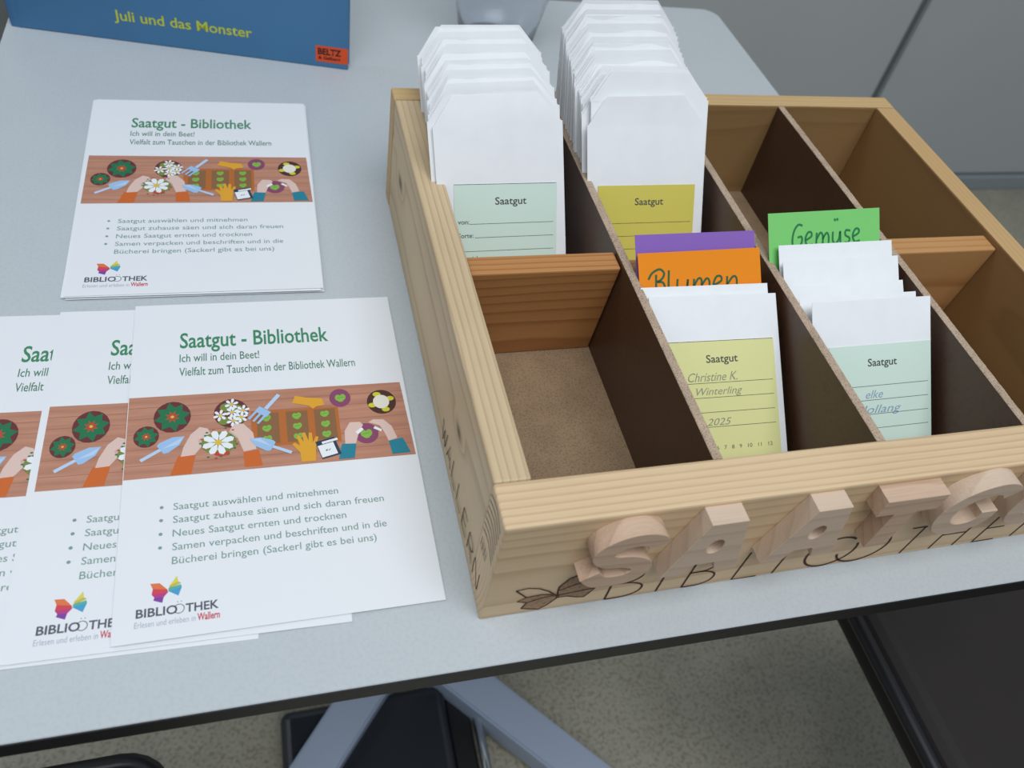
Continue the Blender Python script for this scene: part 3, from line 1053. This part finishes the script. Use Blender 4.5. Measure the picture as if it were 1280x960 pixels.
def trowel(cx, cy, a, s=1.0):
    c, sn = math.cos(R(a)), math.sin(R(a))
    g = lambda l: [(cx + s * (c * x - sn * y), cy + s * (sn * x + c * y)) for x, y in l]
    P('blue2', g([(-13, -1.0), (-2, -0.9), (-2, 0.9), (-13, 1.0)]))
    P('blue', g([(-2, -3.2), (0, -4), (7, -3.2), (12, 0), (7, 3.2), (0, 4), (-2, 3.2)]))
    P('blue2', g([(-1, 0), (7, -2.4), (11, 0)]))


trowel(18.5, 104.5, 33)
zc[0] = 0.0001
# left pair of hands with the big daisy
P('orange', [(22, 87), (32, 87), (34, 98.5), (25.5, 98.5)])
P('skin', [(26.8, 98), (33.5, 98.5), (38, 105), (41.5, 111), (40, 115), (36, 116.5), (31.5, 112), (28, 104)])
P('skin2', [(36, 105), (42, 109.5), (41, 111.5), (35, 108)])
P('orange', [(58, 88), (67, 88), (65.3, 98.5), (57.5, 97.5)])
P('skin', [(57.8, 98), (64.2, 99), (62.8, 110), (58, 116.5), (53, 117), (51, 112.5), (55, 107)])
P('skin2', [(51, 112.5), (49, 107), (51, 105.5), (55, 108)])
P('moss', ring(45.5, 105, 9, 7.5, 14))
for k in range(18):
    a = k * 2.4
    rr_ = 8 + (k % 4) * 1.2
    cx_, cy_ = 45.5 + rr_ * math.cos(a), 105 + rr_ * 0.85 * math.sin(a)
    P('leaf' if k % 3 else 'redp', ring(cx_, cy_, 0.8, 0.55, 6, a))
P('redp', ring(47, 98, 4, 1.8, 10))
daisy(45.2, 105.2, 8.3, 8)
zc[0] = 0.0001
# pot of small daisies
P('maroon', ring(52, 124.4, 9.0, 9.8, 22))
for q in ((48, 119.5), (56, 120), (49, 128.5), (55, 127)):
    P('moss', ring(q[0], q[1], 3, 3, 8))
for q in ((46.3, 123.2), (52.2, 130.4), (58, 125.5), (52.5, 124.8), (53, 119), (57, 121)):
    daisy(q[0], q[1], 3.7, 6, 1.1, 0.25)
zc[0] = 0.0001
# seed trays
P('tray', [(62, 100.2), (108.5, 99.5), (108.5, 123.7), (62, 124.5)])
for xa in (65, 80.3, 95.3):
    P('soil', [(xa, 101.7), (xa + 11.5, 101.7), (xa + 11.5, 122.6), (xa, 122.6)])
for xa in (70, 86, 101):
    for ya in (105, 112, 119):
        sprout(xa, ya, 2.4)
# fork  (over the trays)
P('blue2', rot_rect(73.6, 130.2, 52, 12, 2.2))
P('blue', rot_rect(68.4, 123.6, 52, 4.2, 7.6))
for k in (-1, 0, 1):
    P('blue', rot_rect(65.3 + k * 2.25, 118.2 + 1.9 - k * 1.7, 52, 7, 1.3))
# gloves
P('glove', [(84, 128.2), (86, 133.2), (92, 131.4), (100.5, 130.2), (101.5, 125.2), (97, 124.6), (95, 123), (93, 125.4), (88, 127)])
P('glove', [(86.5, 87.9), (94, 87.9), (94.6, 97), (96.5, 103.5), (95, 104), (93.3, 100), (93.2, 106.6), (91.5, 106.8), (91.0, 101.5), (89.6, 107.2), (88, 107), (88.4, 101), (86.4, 105.5), (85, 105), (86.5, 98.5), (83.8, 101), (82.5, 99.8), (86.3, 94)])
trowel(71, 100.4, 152, 0.95)
# seed packet
P('navy', rot_rect(101, 95.6, 14, 10.5, 12))
P('white', rot_rect(100.6, 94.4, 14, 8.6, 8))
P('white', rot_rect(102.1, 100.1, 14, 8.6, 1.5))
P('navy', [(99.2, 93.8), (100.6, 95), (100.3, 93.6)]); P('navy', [(100.6, 93.8), (102.4, 95.4), (101.6, 94)])
zc[0] = 0.0001
# purple pots and right hands
P('purple', ring(110.4, 129.7, 5.9, 6.6, 20)); sprout(110.6, 129.6, 3)
P('purple', ring(122.2, 103.4, 6.6, 7.0, 20)); sprout(122.2, 103.0, 3.2)
P('skin', [(110, 95), (115.5, 96), (118, 104), (121, 109.3), (119.5, 111.5), (114, 111.8), (110.6, 106)])
P('white', [(117.5, 103), (121, 106.2), (120, 107.6), (116.5, 105)])
P('teal', [(105.8, 87.6), (114.2, 87.6), (116, 97), (108.4, 97.6)])
P('skin', [(133.6, 97), (138.6, 98.5), (136.5, 107), (132.5, 112), (127, 112.6), (124, 110.8), (130, 108), (132, 103)])
P('white', [(126.3, 106.4), (130.5, 103.6), (130.8, 105.2), (127.4, 107.8)])
P('teal', [(134.5, 87.9), (144.5, 88.2), (141.5, 98.4), (133.6, 97)])
zc[0] = 0.0001
# dark pot with yellow cactus
P('dk', ring(133.2, 124.8, 8.2, 8.8, 22))
for a in (20, 110, 200, 290):
    P('lime', ring(133 + 5.6 * math.cos(R(a)), 124.8 + 6 * math.sin(R(a)), 2.3, 1.7, 10))
P('cream', ring(133, 124.9, 4.6, 5, 16))
BANNER = bm_mesh(banner_bm, 'banner_picture')
for m in BAN_LIST:
    BANNER.materials.append(m)


def mm_text(parts, name, z=0.00008):
    """join several lettering lines (mm units) into one printed mesh"""
    bm = bmesh.new()
    for me in parts:
        bm.from_mesh(me)
    bmesh.ops.scale(bm, vec=(0.001, 0.001, 0.001), verts=bm.verts)
    for v in bm.verts:
        v.co.z = z
    return bm_mesh(bm, name)


TITLE = mm_text([text_mesh('Saatgut - Bibliothek', 25, 174.4, 83, 12.2, bold=0.013)], 'title_text'); TITLE.materials.append(m_green)
SUB = mm_text([text_mesh('Ich will in dein Beet!', 25, 163.6, 43, 6.2, bold=0.004), text_mesh('Vielfalt zum Tauschen in der Bibliothek Wallern', 25, 153.2, 96.5, 6.4, bold=0.004)], 'subtitle_text'); SUB.materials.append(m_green2)
bl = []
for y, s, x1 in ((66.4, 'Saatgut auswählen und mitnehmen', 103.4), (59.0, 'Saatgut zuhause säen und sich daran freuen', 126.0), (51.4, 'Neues Saatgut ernten und trocknen', 106.0),
                 (44.0, 'Samen verpacken und beschriften und in die', 125.5), (36.6, 'Bücherei bringen (Sackerl gibt es bei uns)', 119.5)):
    bl.append(text_mesh(s, 24, y, x1 - 24, 4.1, bold=0.002))
bm = bmesh.new()
for me in bl:
    bm.from_mesh(me)
for y in (68.4, 61, 53.4, 46):
    bm.faces.new([bm.verts.new((18.6 + 0.9 * math.cos(a * math.pi / 5), y + 0.9 * math.sin(a * math.pi / 5), 0)) for a in range(10)])
bmesh.ops.scale(bm, vec=(0.001,) * 3, verts=bm.verts)
for v in bm.verts:
    v.co.z = 0.00008
BUL = bm_mesh(bm, 'bullet_text'); BUL.materials.append(m_bullet)
LOGO = mm_text([text_mesh('BIBLIO', 9.6, 11.6, 17.3, 4.3, bold=0.02), text_mesh('THEK', 30.4, 11.6, 14.2, 4.3, bold=0.02)], 'logo_text')
bm = bmesh.new(); bm.from_mesh(LOGO)
stroke_bm(bm, [((27.6 + 2.2 * math.cos(R(a))) / 1000, (13.7 + 2.2 * math.sin(R(a))) / 1000) for a in range(-140, 141, 14)], 0.00035, 0.00008, 1)
stroke_bm(bm, [(0.0268, 0.0172), (0.0272, 0.0172)], 0.0004, 0.00008, 1)
stroke_bm(bm, [(0.0284, 0.0172), (0.0288, 0.0172)], 0.0004, 0.00008, 1)
LOGO = bm_mesh(bm, 'logo_text'); LOGO.materials.append(m_logo)
SLOG = mm_text([text_mesh('Erlesen und erleben in', 9.2, 6.8, 25.5, 3.0)], 'slogan_text'); SLOG.materials.append(m_logo2)
WALN = mm_text([text_mesh('Wallern', 35.4, 6.8, 9.6, 3.6, bold=0.02)], 'place_text'); WALN.materials.append(m_red)
# butterfly wings, coloured blades
bm = bmesh.new()
wl = [('w0', (230, 120, 70), [(15.0, 27.8), (19, 27.6), (22.4, 24), (16.2, 25)]), ('w1', (214, 70, 80), [(16.2, 25), (22.4, 24), (22.8, 22.6), (15.8, 22.2)]),
      ('w2', (190, 60, 130), [(15.8, 22.2), (22.8, 22.6), (21, 20.4), (17, 20.6)]), ('w3', (130, 66, 160), [(17, 20.6), (21, 20.4), (20.4, 17.6), (16.6, 19.2)]),
      ('w4', (222, 214, 90), [(23.2, 25.6), (26.4, 30.4), (27.0, 27.4)]), ('w5', (204, 186, 80), [(23.2, 25.6), (27.0, 27.4), (28.4, 26.4), (23.3, 24.4)]),
      ('w6', (90, 178, 160), [(22.9, 24.6), (28.2, 25.8), (28.6, 24.4), (22.9, 23.0)]), ('w7', (70, 160, 206), [(22.9, 23.0), (28.6, 24.4), (27.2, 20.2)])]
wm = []
for i, (nm, c, pts) in enumerate(wl):
    f = bm.faces.new([bm.verts.new((x / 1000, y / 1000, 0.00008)) for x, y in pts])
    f.material_index = i
    f.normal_update()
    if f.normal.z < 0: f.normal_flip()
    wm.append(plain('wing_' + nm, c, 0.6))
WING = bm_mesh(bm, 'butterfly_logo')
for m in wm:
    WING.materials.append(m)

SHEET = bm_mesh(box_bm(0, 0.148, 0, 0.210, -0.00022, 0), 'sheet')
SHEET.materials.append(m_sheet)


def flyer(x, y, z, rz, tilt, label, group, printed=True, off=0.0):
    t = link('flyer', SHEET, None)
    tag(t, label, 'flyer', group)
    t.location = (x, y, z)
    t.rotation_euler = (0, tilt, rz)
    if printed:
        for nm, me in (('title_text', TITLE), ('subtitle_text', SUB), ('banner_picture', BANNER), ('bullet_text', BUL), ('logo_text', LOGO), ('slogan_text', SLOG), ('place_text', WALN), ('butterfly_logo', WING)):
            o = link(nm, me, None, t)
            o.location = (off if nm != 'banner_picture' else off * 0.7, 0, 0)
            if nm == 'banner_picture' and off:
                o.scale = (0.97, 1, 1)
    return t


gf = 'fanned seed library flyers'
flyer(-0.1618, 0.0125, 0.0030, -0.0015, R(0.75), 'white flyer with garden banner lying on top at the right of the fan', gf)
flyer(-0.2067, 0.0121, 0.0016, R(-1.39), R(0.35), 'white flyer partly covered, middle one of the three fanned flyers', gf, off=0.0045)
flyer(-0.2486, 0.0122, 0.0006, R(-1.9), R(0.1), 'leftmost white flyer of the fan, cut by the picture edge', gf)
rnd = random.Random(11)
nst = 11
for i in range(nst):
    top_ = i == nst - 1
    z = 0.0003 + i * 0.00028
    dx, dy, dr = (0, 0, 0) if top_ else (rnd.uniform(-0.0022, 0.0010), rnd.uniform(-0.0010, 0.0012), rnd.uniform(-0.008, 0.008))
    flyer(-0.2006 + dx, 0.2334 + dy, z, -0.0153 + dr, 0,
          'white flyer with garden banner on top of the neat stack behind' if top_ else 'white flyer beneath the top one in the neat stack behind',
          'neat stack of flyers', top_)

# ------------------------------------------------------------------ picture book
A_, B_ = Vector((-0.2701, 0.5529)), Vector((-0.0091, 0.4987))
ang = math.atan2(B_.y - A_.y, B_.x - A_.x)
book = empty('picture_book', (A_.x, A_.y, 0), (R(-3), 0, ang), 'blue hardcover picture book with yellow-green title standing at the table back', 'book')
BW, BH = 0.2665, 0.285
m_cover = plain('cover_blue', (66, 118, 160), 0.4, vary=0.10, vscale=7)
m_hinge = plain('cover_spine', (64, 112, 160), 0.4)
m_pages = plain('page_block', (226, 222, 212), 0.8)
box('front_cover', 0.004, BW, 0.0, 0.0028, 0.0002, BH, m_cover, book, bev=0.0008)
bm = bmesh.new()
pr = [(0.0085, 0.0002), (0.006, 0.0014), (0.0035, 0.0006), (0.001, 0.001), (-0.001, 0.004), (-0.0012, 0.009), (0.001, 0.0125), (0.0085, 0.0128), (0.0085, 0.0112), (0.003, 0.0106), (0.0012, 0.007), (0.002, 0.003), (0.0085, 0.0024)]
lo = [bm.verts.new((x, y - 0.0003, 0.0)) for x, y in pr]
hi = [bm.verts.new((x, y - 0.0003, BH)) for x, y in pr]
for i in range(len(pr)):
    j = (i + 1) % len(pr)
    bm.faces.new((lo[i], lo[j], hi[j], hi[i]))
bm.faces.new(lo[::-1]); bm.faces.new(hi)
bmesh.ops.recalc_face_normals(bm, faces=bm.faces)
link('spine', bm_mesh(bm, 'spine', False), m_hinge, book)
box('page_block', 0.004, BW - 0.004, 0.0030, 0.0102, 0.003, BH - 0.003, m_pages, book)
box('back_cover', 0.004, BW, 0.0104, 0.0132, 0.0002, BH, m_cover, book, bev=0.0008)
me = text_mesh('Juli und das Monster', 0.0823, 0.0172, 0.1070, 0.0085, bold=0.014)
for v in me.vertices:
    pass
xf(me, Matrix.Translation((0, -0.0002, 0)) @ FRONT)
link('title_text', me, plain('title_lime', (196, 204, 62), 0.5), book)
tagm = bm_mesh(box_bm(0.2400, BW - 0.0002, -0.0002, 0.0002, 0.0048, 0.0182), 'publisher_tag')
pt = link('publisher_tag', tagm, plain('tag_orange', (232, 82, 28), 0.5), book)
me = text_mesh('BELTZ', 0.2418, 0.0113, 0.0190, 0.0052, bold=0.03)
xf(me, Matrix.Translation((0, -0.0004, 0)) @ FRONT)
link('tag_text', me, plain('tag_black', (30, 22, 22), 0.5), pt)
me = text_mesh('& Gelberg', 0.2422, 0.0072, 0.0180, 0.0026, bold=0.02)
xf(me, Matrix.Translation((0, -0.0004, 0)) @ FRONT)
link('tag_text', me, MATS['tag_black'], pt)
me = curve_mesh('cover_shape', [ring(0.150, 0.080, 0.030, 0.0375, 40)])
xf(me, Matrix.Translation((0, -0.0002, 0)) @ FRONT)
link('cover_shape', me, plain('cover_purple', (52, 38, 74), 0.5), book)

# ------------------------------------------------------------------ clear plastic cup
m_cup = bpy.data.materials.new('clear_plastic')
m_cup.use_nodes = True
pb = m_cup.node_tree.nodes['Principled BSDF']
pb.inputs['Base Color'].default_value = (0.93, 0.96, 1.0, 1)
pb.inputs['Roughness'].default_value = 0.12
pb.inputs['IOR'].default_value = 1.35
pb.inputs['Transmission Weight'].default_value = 0.95
cup = empty('plastic_cup', (0.133, 0.560, 0), (0, 0, 0), 'clear plastic cup standing on the table behind the left stack of bags', 'cup')


def lathe(name, prof, mat, parent, n=48):
    bm = bmesh.new()
    rr = [[bm.verts.new((r * math.cos(2 * math.pi * k / n), r * math.sin(2 * math.pi * k / n), z)) for k in range(n)] for r, z in prof]
    for a, b in zip(rr, rr[1:]):
        for k in range(n):
            bm.faces.new((a[k], a[(k + 1) % n], b[(k + 1) % n], b[k]))
    bm.faces.new(rr[0][::-1]); bm.faces.new(rr[-1])
    bmesh.ops.recalc_face_normals(bm, faces=bm.faces)
    return link(name, bm_mesh(bm, name, True), mat, parent)


lathe('cup_body', [(0.030, 0.0), (0.034, 0.001), (0.0395, 0.03), (0.0435, 0.05), (0.047, 0.07), (0.052, 0.105), (0.0510, 0.105), (0.0460, 0.07), (0.0425, 0.05), (0.0385, 0.031), (0.033, 0.003)], m_cup, cup)
bm = bmesh.new()
tube_bm(bm, [(0.053 * math.cos(2 * math.pi * k / 32), 0.053 * math.sin(2 * math.pi * k / 32), 0.105) for k in range(33)], 0.0016, 8)
link('rim', bm_mesh(bm, 'rim', True), m_cup, cup)
